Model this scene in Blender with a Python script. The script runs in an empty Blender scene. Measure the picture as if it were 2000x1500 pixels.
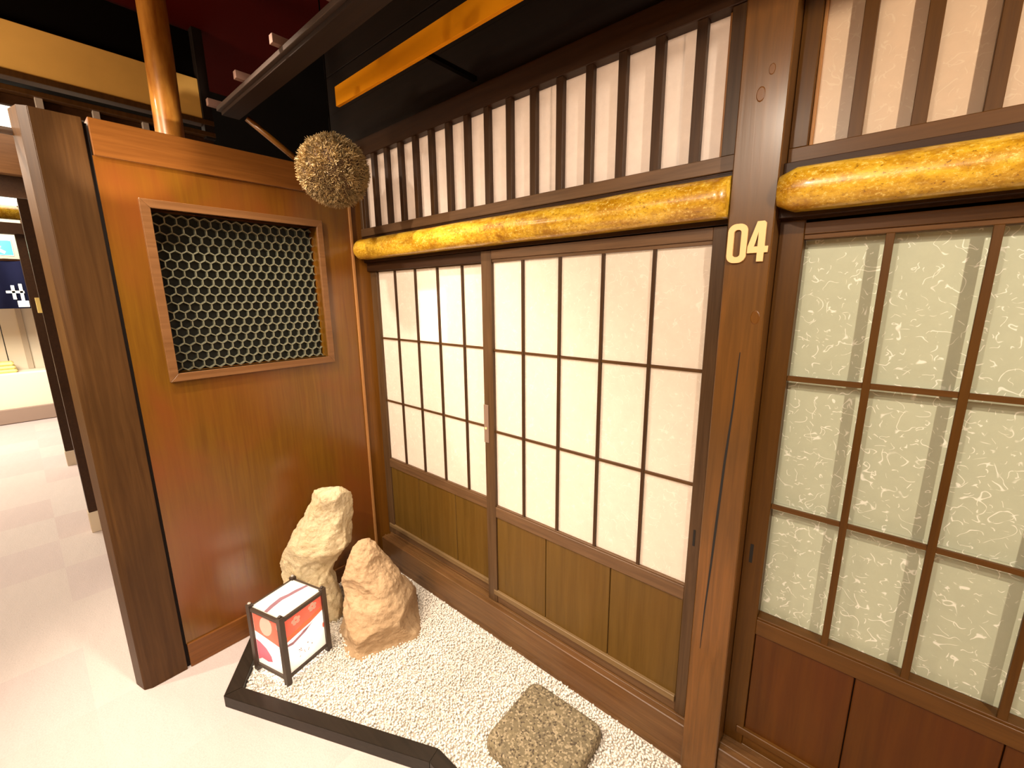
import bpy, bmesh, math, random
import numpy as np
from mathutils import Vector, Matrix, noise
random.seed(7)
SC = bpy.context.scene
COL = SC.collection
PI = math.pi

# ------------------------------------------------------------------ camera, world, lights, exposure
cam_d = bpy.data.cameras.new('camera')
cam = bpy.data.objects.new('camera', cam_d)
COL.objects.link(cam)
cam_d.sensor_fit = 'HORIZONTAL'
cam_d.sensor_width = 36.0
cam_d.lens = 14.972
cam_d.clip_start = 0.02
right = Vector((0.75836866, 0.6517536, -0.00970724))
down = Vector((0.1248784, -0.15989054, -0.97920396))
fwd = Vector((-0.6397518, 0.74138537, -0.20264592))
m = Matrix.Identity(4)
for i in range(3):
    m[i][0] = right[i]; m[i][1] = -down[i]; m[i][2] = -fwd[i]
m.translation = Vector((2.2654766, -1.35906559, 1.70103958))
cam.matrix_world = m
SC.camera = cam

world = bpy.data.worlds.new('world'); SC.world = world
world.use_nodes = True
world.node_tree.nodes['Background'].inputs[0].default_value = (1.0, 0.78, 0.55, 1)
world.node_tree.nodes['Background'].inputs[1].default_value = 0.03
SC.view_settings.view_transform = 'Standard'
SC.view_settings.look = 'None'
SC.view_settings.gamma = 1.0
SC.view_settings.use_curve_mapping = False
SC.view_settings.exposure = 0.55

def area(name, loc, target, sx, sy, power, color):
    d = bpy.data.lights.new(name, 'AREA'); d.shape = 'RECTANGLE'; d.size = sx; d.size_y = sy
    d.energy = power; d.color = color
    o = bpy.data.objects.new(name, d); COL.objects.link(o); o.location = loc
    o.rotation_euler = (Vector(target) - Vector(loc)).to_track_quat('-Z', 'Y').to_euler()
    return o
def spot(name, loc, target, power, angle, radius, color, blend=0.6):
    d = bpy.data.lights.new(name, 'SPOT'); d.energy = power; d.color = color
    d.spot_size = math.radians(angle); d.spot_blend = blend; d.shadow_soft_size = radius
    o = bpy.data.objects.new(name, d); COL.objects.link(o); o.location = loc
    o.rotation_euler = (Vector(target) - Vector(loc)).to_track_quat('-Z', 'Y').to_euler()
    return o
WARM = (1.0, 0.84, 0.66)
WARMER = (1.0, 0.76, 0.50)
area('aisle_fill_light', (1.5, -2.9, 2.66), (1.5, -2.75, 0.0), 2.4, 1.2, 50, WARM)  # added broad fill for the aisle, no fixture
spot('garden_downlight', (0.45, -1.12, 2.95), (0.60, -0.38, 0.5), 120, 80, 0.03, WARM)
spot('entrance_downlight', (3.45, -1.40, 2.66), (2.3, -0.1, 1.0), 125, 100, 0.03, WARM)
spot('gravel_downlight', (1.25, -1.0, 2.6), (1.12, -0.38, 0.0), 55, 38, 0.03, WARM)
spot('door_downlight', (1.75, -1.9, 2.70), (1.3, -0.2, 0.5), 55, 100, 0.04, WARM)
spot('partition_downlight', (0.85, -2.2, 2.85), (0.0, -0.7, 1.0), 125, 90, 0.03, WARM)
spot('floor_downlight', (0.6, -2.5, 2.9), (0.2, -1.7, 0.0), 62, 110, 0.08, WARM)
spot('post_downlight', (-0.45, -2.2, 3.0), (-0.08, -1.2, 1.7), 150, 70, 0.03, WARM)
spot('column_uplight', (0.75, -1.55, 1.9), (-0.25, -0.8, 2.36), 60, 22, 0.02, WARM)
area('far_hall_light', (-4.2, -2.4, 2.9), (-4.2, -2.0, 0.0), 3.0, 1.6, 135, (1.0, 0.88, 0.72))
area('far_wall_light', (-5.2, -1.9, 2.7), (-7.4, -1.6, 1.4), 1.2, 1.0, 90, (1.0, 0.90, 0.76))
area('cream_band_light', (-0.35, -2.3, 2.40), (-0.8, -1.5, 2.75), 0.4, 0.15, 15.0, WARMER)
area('left_room_light', (0.95, 1.25, 1.5), (0.95, 0.0, 1.35), 1.7, 2.3, 33, (1.0, 0.82, 0.65))
area('right_room_light', (3.0, 1.25, 1.9), (2.9, 0.0, 1.4), 1.4, 1.6, 4, (1.0, 0.90, 0.74))

# ------------------------------------------------------------------ materials
def mat_base(name):
    mt = bpy.data.materials.new(name); mt.use_nodes = True
    nt = mt.node_tree; b = nt.nodes['Principled BSDF']
    return mt, nt, b
def mix_col(nt, fac, c1, c2):
    n = nt.nodes.new('ShaderNodeMix'); n.data_type = 'RGBA'
    for s, c in ((6, c1), (7, c2)):
        if hasattr(c, 'is_linked') or hasattr(c, 'links'): nt.links.new(c, n.inputs[s])
        else: n.inputs[s].default_value = (*c, 1)
    if isinstance(fac, (int, float)): n.inputs[0].default_value = fac
    else: nt.links.new(fac, n.inputs[0])
    return n.outputs[2]
def ramp(nt, src, p0, p1):
    n = nt.nodes.new('ShaderNodeMapRange'); n.inputs[1].default_value = p0; n.inputs[2].default_value = p1
    nt.links.new(src, n.inputs[0]); return n.outputs[0]
def coords(nt, scale=(1, 1, 1), obj=True):
    tc = nt.nodes.new('ShaderNodeTexCoord'); mp = nt.nodes.new('ShaderNodeMapping')
    mp.inputs['Scale'].default_value = scale
    nt.links.new(tc.outputs['Object'], mp.inputs[0]); return mp.outputs[0]
def noise_n(nt, vec, scale, detail=4, rough=0.55, dist=0.0):
    n = nt.nodes.new('ShaderNodeTexNoise'); n.inputs['Scale'].default_value = scale
    n.inputs['Detail'].default_value = detail; n.inputs['Roughness'].default_value = rough
    n.inputs['Distortion'].default_value = dist
    nt.links.new(vec, n.inputs['Vector']); return n.outputs['Fac']
def bump(nt, b, h, strength, dist=0.002):
    n = nt.nodes.new('ShaderNodeBump'); n.inputs['Strength'].default_value = strength
    n.inputs['Distance'].default_value = dist
    nt.links.new(h, n.inputs['Height']); nt.links.new(n.outputs[0], b.inputs['Normal'])

def wood(name, c1, c2, c3=None, axis='z', rough=0.4, coat=0.0, mottle=0.5, grain=1.0):
    mt, nt, b = mat_base(name)
    sc = {'x': (1.2, 26, 26), 'y': (26, 1.2, 26), 'z': (26, 26, 1.2)}[axis]
    g = noise_n(nt, coords(nt, sc), 2.2, 5, 0.6, 0.6)
    f = ramp(nt, g, 0.3, 0.7)
    base = mix_col(nt, f, c1, c2)
    if c3 is not None:
        big = noise_n(nt, coords(nt, (1, 1, 0.6)), 3.0, 3, 0.5, 0.4)
        mm = nt.nodes.new('ShaderNodeMath'); mm.operation = 'MULTIPLY'; mm.inputs[1].default_value = mottle
        nt.links.new(ramp(nt, big, 0.42, 0.66), mm.inputs[0])
        base = mix_col(nt, mm.outputs[0], base, c3)
    nt.links.new(base, b.inputs['Base Color'])
    b.inputs['Roughness'].default_value = rough
    b.inputs['Coat Weight'].default_value = coat; b.inputs['Specular IOR Level'].default_value = 0.25
    b.inputs['Coat Roughness'].default_value = 0.22
    bump(nt, b, g, 0.25 * grain, 0.0015)
    return mt
def plain(name, c, rough=0.5, metal=0.0, var=0.0, scale=20, bmp=0.0, spec=0.5):
    mt, nt, b = mat_base(name)
    b.inputs['Specular IOR Level'].default_value = spec
    b.inputs['Roughness'].default_value = rough; b.inputs['Metallic'].default_value = metal
    if var > 0:
        n = noise_n(nt, coords(nt), scale, 4, 0.6)
        nt.links.new(mix_col(nt, ramp(nt, n, 0.3, 0.7), tuple(x * (1 - var) for x in c), c), b.inputs['Base Color'])
        if bmp: bump(nt, b, n, bmp, 0.004)
    else:
        b.inputs['Base Color'].default_value = (*c, 1)
    return mt
def emit(name, c, s):
    mt, nt, b = mat_base(name)
    b.inputs['Base Color'].default_value = (*c, 1)
    b.inputs['Emission Color'].default_value = (*c, 1); b.inputs['Emission Strength'].default_value = s
    return mt

M = {}
M['partition'] = wood('stained_partition_wood', (0.105, 0.040, 0.0030), (0.150, 0.064, 0.0040), (0.155, 0.042, 0.0070), 'z', 0.28, 0.8, 0.85, 0.4)
M['partition_rail'] = wood('stained_partition_rail_wood', (0.115, 0.038, 0.006), (0.170, 0.060, 0.011), None, 'y', 0.34, 0.2)
M['end_post'] = wood('weathered_post_wood', (0.040, 0.0140, 0.0012), (0.078, 0.033, 0.0070), (0.034, 0.0130, 0.0008), 'z', 0.48, 0.05, 0.6)
M['trim_wood'] = wood('reddish_trim_wood', (0.28, 0.12, 0.035), (0.38, 0.18, 0.060), None, 'z', 0.45)
M['frame_wood'] = wood('window_frame_wood', (0.13, 0.055, 0.018), (0.185, 0.085, 0.032), None, 'y', 0.36, 0.15)
M['door_v'] = wood('door_stile_wood', (0.052, 0.025, 0.009), (0.100, 0.053, 0.023), None, 'z', 0.40, 0.1)
M['door_h'] = wood('door_rail_wood', (0.080, 0.040, 0.017), (0.145, 0.076, 0.034), None, 'x', 0.42, 0.1)
M['muntin'] = wood('lattice_wood', (0.030, 0.012, 0.004), (0.060, 0.027, 0.009), None, 'z', 0.42)
M['muntin_h'] = wood('lattice_rail_wood', (0.050, 0.021, 0.006), (0.095, 0.043, 0.013), None, 'x', 0.42)
M['panel'] = wood('wainscot_wood', (0.080, 0.039, 0.0055), (0.115, 0.060, 0.010), (0.120, 0.054, 0.007), 'z', 0.42, 0.05, 0.5, 0.4)
M['panel_red'] = wood('reddish_wainscot_wood', (0.060, 0.017, 0.0010), (0.088, 0.028, 0.0015), (0.095, 0.021, 0.003), 'z', 0.42, 0.05, 0.6, 0.3)
M['door_v_red'] = wood('reddish_stile_wood', (0.060, 0.022, 0.0015), (0.092, 0.036, 0.003), None, 'z', 0.42, 0.05)
M['door_h_red'] = wood('reddish_rail_wood', (0.075, 0.029, 0.004), (0.115, 0.046, 0.008), None, 'x', 0.42, 0.05)
M['kick'] = wood('kick_rail_wood', (0.14, 0.083, 0.034), (0.19, 0.118, 0.052), None, 'x', 0.42)
M['sill'] = wood('worn_sill_wood', (0.075, 0.034, 0.010), (0.165, 0.082, 0.030), (0.12, 0.048, 0.015), 'x', 0.38, 0.15, 0.5, 1.6)
M['post'] = wood('polished_post_wood', (0.100, 0.042, 0.010), (0.185, 0.074, 0.015), (0.085, 0.042, 0.012), 'z', 0.30, 0.3, 0.7)
M['corner'] = wood('corner_post_wood', (0.115, 0.040, 0.004), (0.165, 0.062, 0.006), None, 'z', 0.36, 0.2)
M['dark_wall'] = wood('dark_brown_plank_wood', (0.0045, 0.0016, 0.0008), (0.0085, 0.0028, 0.001), None, 'x', 0.7)
M['header'] = wood('dark_header_wood', (0.022, 0.0075, 0.0020), (0.040, 0.015, 0.004), None, 'x', 0.45)
M['black'] = plain('black_painted_ceiling', (0.0025, 0.0015, 0.001), 0.9, spec=0.05)
M['red_glow_ceiling'] = plain('ceiling_red_glow', (0.045, 0.0015, 0.0005), 0.8, spec=0.05)  # red glow overhead, put into the colour of an added board
M['cream'] = plain('cream_plaster', (0.74, 0.43, 0.10), 0.8, 0, 0.12, 4)
M['ochre'] = plain('orange_lit_board', (0.76, 0.285, 0.003), 0.8, 0, 0.1, 3, spec=0.1)  # cream paint with the dim orange light put into its colour
M['room_wall'] = plain('light_room_plaster', (0.85, 0.76, 0.62), 0.9)
M['far_cream'] = plain('pale_hall_plaster', (0.82, 0.72, 0.56), 0.8)
M['kerb'] = wood('black_stained_kerb', (0.011, 0.0075, 0.0045), (0.022, 0.0145, 0.009), None, 'x', 0.45, 0.05)
M['lantern_wood'] = plain('black_lacquered_wood', (0.05, 0.032, 0.022), 0.4)
M['number'] = plain('pale_wood_number', (0.85, 0.55, 0.25), 0.5)
M['handle'] = plain('bronze_handle', (0.26, 0.17, 0.12), 0.4, 0.3)
M['dark_hole'] = plain('dark_recess', (0.01, 0.007, 0.005), 0.8)
M['navy'] = plain('navy_cloth', (0.010, 0.014, 0.075), 0.85, 0, 0.2, 3)
M['white_print'] = plain('white_print', (0.9, 0.86, 0.72), 0.7)
M['yellow_plate'] = plain('yellow_plate', (0.9, 0.72, 0.25), 0.5)
M['grey_metal'] = plain('grey_metal', (0.42, 0.36, 0.32), 0.45, 0.3)
M['steel_grey'] = plain('grille_metal', (0.26, 0.26, 0.18), 0.32, 0.5)
M['grille_back'] = plain('dark_green_board', (0.006, 0.007, 0.004), 0.6)
M['exit_green'] = emit('exit_green', (0.0, 0.75, 0.55), 1.2)
M['exit_white'] = emit('exit_white', (0.9, 1.0, 0.95), 1.6)
M['step_grey'] = plain('grey_step_edge', (0.30, 0.21, 0.16), 0.7)
M['rafter'] = wood('grey_rafter_wood', (0.04, 0.026, 0.02), (0.07, 0.048, 0.04), None, 'x', 0.5)
M['rafter_end'] = plain('bare_rafter_end', (0.22, 0.12, 0.09), 0.6)
M['eave'] = wood('dark_eave_wood', (0.009, 0.003, 0.0012), (0.018, 0.006, 0.002), None, 'x', 0.7)
M['base_stone'] = plain('pale_base_stone', (0.55, 0.45, 0.33), 0.8)

def log_mat():
    mt, nt, b = mat_base('gold_speckled_log')
    v = coords(nt, (1, 1, 1))
    n1 = noise_n(nt, coords(nt, (3, 9, 9)), 3.0, 4, 0.6)
    n2 = noise_n(nt, coords(nt, (55, 75, 75)), 1.6, 4, 0.8)
    c = mix_col(nt, ramp(nt, n1, 0.38, 0.62), (0.44, 0.21, 0.004), (0.74, 0.45, 0.030))
    c = mix_col(nt, ramp(nt, n2, 0.34, 0.46), (0.85, 0.62, 0.16), c)
    c = mix_col(nt, ramp(nt, n2, 0.56, 0.68), c, (0.20, 0.080, 0.006))
    c = mix_col(nt, ramp(nt, noise_n(nt, v, 9.0, 4, 0.7), 0.54, 0.70), c, (0.30, 0.125, 0.006))
    nt.links.new(c, b.inputs['Base Color'])
    b.inputs['Roughness'].default_value = 0.30; b.inputs['Coat Weight'].default_value = 0.5
    b.inputs['Coat Roughness'].default_value = 0.18
    bump(nt, b, n2, 0.35, 0.002); return mt
M['log'] = log_mat()
def column_mat():
    mt, nt, b = mat_base('lacquered_cedar_column')
    n1 = noise_n(nt, coords(nt, (9, 9, 2)), 3.0, 4, 0.6)
    nt.links.new(mix_col(nt, ramp(nt, n1, 0.35, 0.65), (0.30, 0.10, 0.012), (0.50, 0.22, 0.035)), b.inputs['Base Color'])
    b.inputs['Roughness'].default_value = 0.35; b.inputs['Coat Weight'].default_value = 0.4
    return mt
M['column'] = column_mat()

def washi(name, c, c_fibre, trans, fibre=0.6, rough=0.35):
    mt = bpy.data.materials.new(name); mt.use_nodes = True
    nt = mt.node_tree; b = nt.nodes['Principled BSDF']; out = nt.nodes['Material Output']
    v = nt.nodes.new('ShaderNodeNewGeometry').outputs['Position']
    def squiggle(scale, eps, seed, mlo, mhi):
        mp = nt.nodes.new('ShaderNodeMapping'); mp.inputs['Location'].default_value = (seed, seed * 1.7, seed * .6)
        nt.links.new(v, mp.inputs[0])
        n = noise_n(nt, mp.outputs[0], scale, 1.0, 0.4, 0.3)
        s = nt.nodes.new('ShaderNodeMath'); s.operation = 'SUBTRACT'; s.inputs[1].default_value = 0.5
        nt.links.new(n, s.inputs[0])
        a = nt.nodes.new('ShaderNodeMath'); a.operation = 'ABSOLUTE'; nt.links.new(s.outputs[0], a.inputs[0])
        line = nt.nodes.new('ShaderNodeMapRange'); line.inputs[1].default_value = eps; line.inputs[2].default_value = eps * 0.4
        nt.links.new(a.outputs[0], line.inputs[0])
        msk = ramp(nt, noise_n(nt, mp.outputs[0], scale * 1.35, 1.0, 0.4), mlo - 0.012, mhi - 0.012)
        q = nt.nodes.new('ShaderNodeMath'); q.operation = 'MULTIPLY'
        nt.links.new(line.outputs[0], q.inputs[0]); nt.links.new(msk, q.inputs[1]); return q.outputs[0]
    a1 = squiggle(26, 0.017, 1.0, 0.55, 0.60)
    a2 = squiggle(38, 0.018, 4.3, 0.56, 0.61)
    a3 = squiggle(20, 0.011, 9.1, 0.55, 0.62)
    mx = nt.nodes.new('ShaderNodeMath'); mx.operation = 'MAXIMUM'; nt.links.new(a1, mx.inputs[0]); nt.links.new(a2, mx.inputs[1])
    mx2 = nt.nodes.new('ShaderNodeMath'); mx2.operation = 'MAXIMUM'; nt.links.new(mx.outputs[0], mx2.inputs[0]); nt.links.new(a3, mx2.inputs[1])
    cloud = ramp(nt, noise_n(nt, v, 30, 4, 0.7), 0.3, 0.75)
    base = mix_col(nt, cloud, tuple(x * 0.93 for x in c), c)
    sc = nt.nodes.new('ShaderNodeMath'); sc.operation = 'MULTIPLY'; sc.inputs[1].default_value = fibre
    nt.links.new(mx2.outputs[0], sc.inputs[0])
    base = mix_col(nt, sc.outputs[0], base, c_fibre)
    nt.links.new(base, b.inputs['Base Color']); b.inputs['Roughness'].default_value = rough
    tr = nt.nodes.new('ShaderNodeBsdfTranslucent'); nt.links.new(base, tr.inputs[0])
    ms = nt.nodes.new('ShaderNodeMixShader'); ms.inputs[0].default_value = trans
    nt.links.new(b.outputs[0], ms.inputs[1]); nt.links.new(tr.outputs[0], ms.inputs[2])
    nt.links.new(ms.outputs[0], out.inputs[0])
    return mt
M['washi_lit'] = washi('backlit_paper_glass', (0.83, 0.76, 0.68), (0.98, 0.93, 0.86), 0.5, 0.5)
M['washi_grey'] = washi('fibre_paper_glass', (0.56, 0.59, 0.44), (0.95, 0.95, 0.84), 0.2, 0.9, 0.28)
M['paper_plain'] = washi('transom_paper', (0.88, 0.80, 0.74), (0.95, 0.90, 0.86), 0.55, 0.10)
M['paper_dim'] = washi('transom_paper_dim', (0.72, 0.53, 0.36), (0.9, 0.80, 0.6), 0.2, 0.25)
M['lantern_paper'] = washi('lantern_paper', (0.92, 0.88, 0.82), (0.97, 0.95, 0.92), 0.5, 0.05)

def carpet(name, c):
    mt, nt, b = mat_base(name)
    n = noise_n(nt, coords(nt), 130, 5, 0.75)
    n2 = noise_n(nt, coords(nt, (1, 4, 1)), 5, 3, 0.6)
    base = mix_col(nt, ramp(nt, n, 0.3, 0.7), tuple(x * 0.82 for x in c), c)
    base = mix_col(nt, ramp(nt, n2, 0.45, 0.75), base, tuple(x * 0.95 for x in c))
    nt.links.new(base, b.inputs['Base Color']); b.inputs['Roughness'].default_value = 0.95
    bump(nt, b, n, 0.8, 0.004); return mt
M['carpet_a'] = carpet('beige_carpet', (0.60, 0.50, 0.475))
M['carpet_b'] = carpet('pale_carpet', (0.63, 0.54, 0.50))
M['carpet_c'] = carpet('pinkish_carpet', (0.60, 0.49, 0.46))

def stone_mat(name, c1, c2, c3, scale, bstr):
    mt, nt, b = mat_base(name)
    v = coords(nt)
    n1 = noise_n(nt, v, scale, 6, 0.65, 0.3)
    n2 = noise_n(nt, v, scale * 6, 5, 0.7)
    c = mix_col(nt, ramp(nt, n1, 0.35, 0.62), c1, c2)
    c = mix_col(nt, ramp(nt, n2, 0.52, 0.72), c, c3)
    nt.links.new(c, b.inputs['Base Color']); b.inputs['Roughness'].default_value = 0.85
    ad = nt.nodes.new('ShaderNodeMath'); ad.operation = 'ADD'
    nt.links.new(n1, ad.inputs[0]); nt.links.new(n2, ad.inputs[1])
    bump(nt, b, ad.outputs[0], bstr, 0.012); return mt
M['rock_pale'] = stone_mat('pale_limestone', (0.66, 0.55, 0.36), (0.54, 0.42, 0.24), (0.40, 0.29, 0.14), 7, 0.8)
M['rock_tan'] = stone_mat('tan_rock', (0.52, 0.36, 0.21), (0.40, 0.26, 0.14), (0.32, 0.20, 0.10), 6, 0.7)
def granite():
    mt, nt, b = mat_base('speckled_granite')
    v = coords(nt)
    vo = nt.nodes.new('ShaderNodeTexVoronoi'); vo.inputs['Scale'].default_value = 150; nt.links.new(v, vo.inputs['Vector'])
    sep = nt.nodes.new('ShaderNodeSeparateColor'); nt.links.new(vo.outputs['Color'], sep.inputs[0])
    n = noise_n(nt, v, 22, 4, 0.6)
    c = mix_col(nt, ramp(nt, n, 0.35, 0.65), (0.135, 0.105, 0.060), (0.20, 0.155, 0.085))
    c = mix_col(nt, ramp(nt, sep.outputs[0], 0.62, 0.85), c, (0.33, 0.26, 0.16))
    c = mix_col(nt, ramp(nt, sep.outputs[1], 0.80, 0.92), c, (0.07, 0.05, 0.03))
    nt.links.new(c, b.inputs['Base Color']); b.inputs['Roughness'].default_value = 0.8
    bump(nt, b, n, 0.8, 0.008); return mt
M['granite'] = granite()
M['pebble'] = plain('white_pebble', (0.80, 0.74, 0.66), 0.7, 0, 0.10, 14)
M['gravel_bed'] = plain('gravel_bed', (0.62, 0.55, 0.47), 0.9, 0, 0.3, 90)
M['twig'] = plain('dry_cedar_twig', (0.44, 0.29, 0.11), 0.55, 0, 0.72, 26)
M['twig_core'] = plain('dry_cedar_core', (0.09, 0.045, 0.015), 0.9, 0, 0.4, 30)

# ------------------------------------------------------------------ helpers
def tag(o, label=None, cat=None, group=None, kind=None):
    if label: o['label'] = label
    if cat: o['category'] = cat
    if group: o['group'] = group
    if kind: o['kind'] = kind
    return o
def empty(name, loc, label=None, cat=None, group=None, kind=None):
    o = bpy.data.objects.new(name, None); COL.objects.link(o); o.location = loc
    o.empty_display_size = 0.05
    return tag(o, label, cat, group, kind)
def wpos(o):
    p = Vector((0, 0, 0))
    while o: p += o.location; o = o.parent
    return p
def obj(name, bm, mat, parent=None, loc=None, smooth=False):
    """bm is in world coordinates; the object's origin goes to loc (world)."""
    if loc is None:
        vs = [v.co for v in bm.verts]
        lo = Vector([min(v[i] for v in vs) for i in range(3)]); hi = Vector([max(v[i] for v in vs) for i in range(3)])
        loc = Vector(((lo.x + hi.x) / 2, (lo.y + hi.y) / 2, lo.z))
    loc = Vector(loc)
    bmesh.ops.translate(bm, verts=bm.verts, vec=-loc)
    me = bpy.data.meshes.new(name); bm.to_mesh(me); bm.free()
    if smooth:
        me.polygons.foreach_set('use_smooth', [True] * len(me.polygons))
    for mm in (mat if isinstance(mat, (list, tuple)) else [mat]): me.materials.append(mm)
    o = bpy.data.objects.new(name, me); COL.objects.link(o)
    if parent: o.parent = parent; o.location = loc - wpos(parent)
    else: o.location = loc
    return o
def add_box(bm, lo, hi, bev=0.0):
    lo = Vector(lo); hi = Vector(hi)
    r = bmesh.ops.create_cube(bm, size=1.0)
    for v in r['verts']:
        v.co = Vector([lo[i] + (v.co[i] + 0.5) * (hi[i] - lo[i]) for i in range(3)])
    if bev > 0:
        ed = list({e for v in r['verts'] for e in v.link_edges})
        bmesh.ops.bevel(bm, geom=ed, offset=bev, segments=1, affect='EDGES', clamp_overlap=True)
def box(name, lo, hi, mat, parent=None, bev=0.0015):
    bm = bmesh.new(); add_box(bm, lo, hi, bev)
    return obj(name, bm, mat, parent)
def prism(name, pts, z0, z1, mat, parent=None, bev=0.0):
    """pts: xy polygon, extruded z0..z1"""
    bm = bmesh.new()
    vs = [bm.verts.new((x, y, z0)) for x, y in pts]
    f = bm.faces.new(vs); bmesh.ops.recalc_face_normals(bm, faces=[f])
    r = bmesh.ops.extrude_face_region(bm, geom=[f])
    bmesh.ops.translate(bm, verts=[g for g in r['geom'] if isinstance(g, bmesh.types.BMVert)], vec=(0, 0, z1 - z0))
    bmesh.ops.recalc_face_normals(bm, faces=bm.faces)
    if bev: bmesh.ops.bevel(bm, geom=list(bm.edges), offset=bev, segments=2, affect='EDGES', clamp_overlap=True)
    return obj(name, bm, mat, parent)
def tube(name, p0, p1, r0, r1, mat, parent=None, n=20, cuts=1, wob=0.0, seed=0, caps=True):
    p0 = Vector(p0); p1 = Vector(p1); d = (p1 - p0).normalized()
    u = d.orthogonal().normalized(); w = d.cross(u)
    bm = bmesh.new(); rings = []
    for k in range(cuts + 1):
        t = k / cuts; c = p0.lerp(p1, t); r = r0 + (r1 - r0) * t
        c = c + u * wob * noise.noise((seed, t * 5, 0)) + w * wob * noise.noise((seed, t * 5, 9))
        ring = []
        for i in range(n):
            a = 2 * PI * i / n
            rr = r * (1 + wob * 4 * noise.noise((math.cos(a) + seed, math.sin(a), t * 7)))
            ring.append(bm.verts.new(c + u * math.cos(a) * rr + w * math.sin(a) * rr))
        rings.append(ring)
    for a, b in zip(rings, rings[1:]):
        for i in range(n): bm.faces.new((a[i], a[(i + 1) % n], b[(i + 1) % n], b[i]))
    if caps: bm.faces.new(rings[0]); bm.faces.new(rings[-1])
    bmesh.ops.recalc_face_normals(bm, faces=bm.faces)
    return obj(name, bm, mat, parent, smooth=True)

# ------------------------------------------------------------------ the setting: floor, ceiling, walls
floor = box('floor', (-9.0, -4.6, -0.10), (4.3, 1.6, -0.008), M['carpet_a'], None, 0)
tag(floor, 'pale beige carpeted floor of the aisle', 'floor', kind='structure')
mats = ['carpet_a', 'carpet_b', 'carpet_c']
tile_me = {}
for mm in mats:
    bm = bmesh.new(); add_box(bm, (-0.25, -0.25, -0.010), (0.25, 0.25, 0.0), 0.0)
    me = bpy.data.meshes.new('carpet_tile'); bm.to_mesh(me); bm.free(); me.materials.append(M[mm]); tile_me[mm] = me
fl = floor.location
for i in range(-13, 9):
    for j in range(0, 9):
        cx = -0.06 + 0.25 + 0.5 * i; cy = -0.14 - 0.5 * j
        if cx > 4.0: continue
        t = bpy.data.objects.new('carpet_tile', tile_me[mats[(i * 2 + (j // 3) * 5 + 30) % 3 if (i + j) % 4 else 1]])
        COL.objects.link(t); t.parent = floor; t.location = Vector((cx, cy, 0)) - fl
c = box('ceiling', (-9.0, -4.6, 3.30), (4.3, 1.6, 3.40), M['black'], None, 0)
tag(c, 'black painted ceiling high above the entrance', 'ceiling', kind='structure')
c = box('ceiling', (-1.6, -1.6, 3.16), (0.45, 0.0, 3.20), M['red_glow_ceiling'], None, 0)
tag(c, 'added lowered ceiling board above the partition, dark red glow put into its colour', 'ceiling', kind='structure')
tag(box('wall_back', (-9.0, -4.7, 0), (4.3, -4.6, 3.3), M['cream'], None, 0), 'ochre plaster wall behind the viewer', 'wall', kind='structure')
tag(box('wall_right', (4.3, -4.6, 0), (4.4, 1.6, 3.3), M['cream'], None, 0), 'ochre plaster wall closing the aisle at the right', 'wall', kind='structure')
w = empty('wall_front', (0.95, 0.02, 2.5), 'dark brown plank wall above the sliding doors', 'wall', kind='structure')
for k in range(4):
    box('plank', (-0.3 + 0.0, 0.015 + 0.004 * (k % 2), 2.525 + k * 0.195), (4.2, 0.06, 2.718 + k * 0.195), M['dark_wall'], w)
box('board', (-0.3, 0.06, 2.53), (4.2, 0.09, 3.3), M['dark_wall'], w)
# rooms behind the screens
r = empty('wall_room', (0.95, 0.9, 0), 'pale plaster walls of the lit room behind the paper doors', 'wall', kind='structure')
box('panel', (-0.1, 1.45, 0), (4.2, 1.5, 3.3), M['room_wall'], r, 0)
box('panel', (-0.15, 0.1, 0), (-0.1, 1.5, 3.3), M['room_wall'], r, 0)
box('panel', (1.95, 0.13, 0), (1.99, 1.45, 3.3), M['room_wall'], r, 0)
box('panel', (4.15, 0.13, 0), (4.2, 1.45, 3.3), M['room_wall'], r, 0)

# ------------------------------------------------------------------ posts, sills, headers, log lintels
def sq_post(name, x0, x1, y0, y1, z1, label, mat, crack=False):
    t = empty(name, ((x0 + x1) / 2, (y0 + y1) / 2, 0), label, 'post')
    bm = bmesh.new(); add_box(bm, (x0, y0, 0), (x1, y1, z1), 0.003); obj('shaft', bm, mat, t)
    if crack:
        bm = bmesh.new()
        pts = [(1.976, 1.54, .0008), (1.972, 1.38, .0016), (1.964, 1.215, .0022), (1.957, 1.0, .0024), (1.953, 0.86, .0020), (1.947, 0.70, .0014), (1.944, 0.55, .0006)]
        pts = [(x, z, w_ * 1.5) for x, z, w_ in pts]
        L = [bm.verts.new((x - w_, y0 - 0.0006, z)) for x, z, w_ in pts]; Rr = [bm.verts.new((x + w_, y0 - 0.0006, z)) for x, z, w_ in pts]
        L2 = [bm.verts.new((x, y0 + 0.004, z)) for x, z, w_ in pts]
        for i in range(len(pts) - 1):
            bm.faces.new((L[i], L[i + 1], Rr[i + 1], Rr[i]))
            bm.faces.new((L[i], L[i + 1], L2[i + 1], L2[i])); bm.faces.new((Rr[i], Rr[i + 1], L2[i + 1], L2[i]))
        tag(obj('crack', bm, M['dark_hole'], t), 'long drying crack')
        for kx, kz, kr in ((2.004, 1.637, 0.012), (1.965, 2.19, 0.011), (1.985, 2.24, 0.008)):
            bm = bmesh.new(); bmesh.ops.create_cone(bm, cap_ends=True, segments=14, radius1=kr, radius2=kr * .8, depth=0.0016)
            bmesh.ops.rotate(bm, verts=bm.verts, matrix=Matrix.Rotation(PI / 2, 3, 'X')); bmesh.ops.scale(bm, verts=bm.verts, vec=(1, 1, 1.7))
            bmesh.ops.translate(bm, verts=bm.verts, vec=(kx, y0 - 0.0004, kz)); obj('knot', bm, M['corner'], t)
    return t
sq_post('wooden_post', 1.914, 2.025, -0.045, 0.125, 3.3, 'tall polished square post carrying the number 04', M['post'], True)
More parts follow.
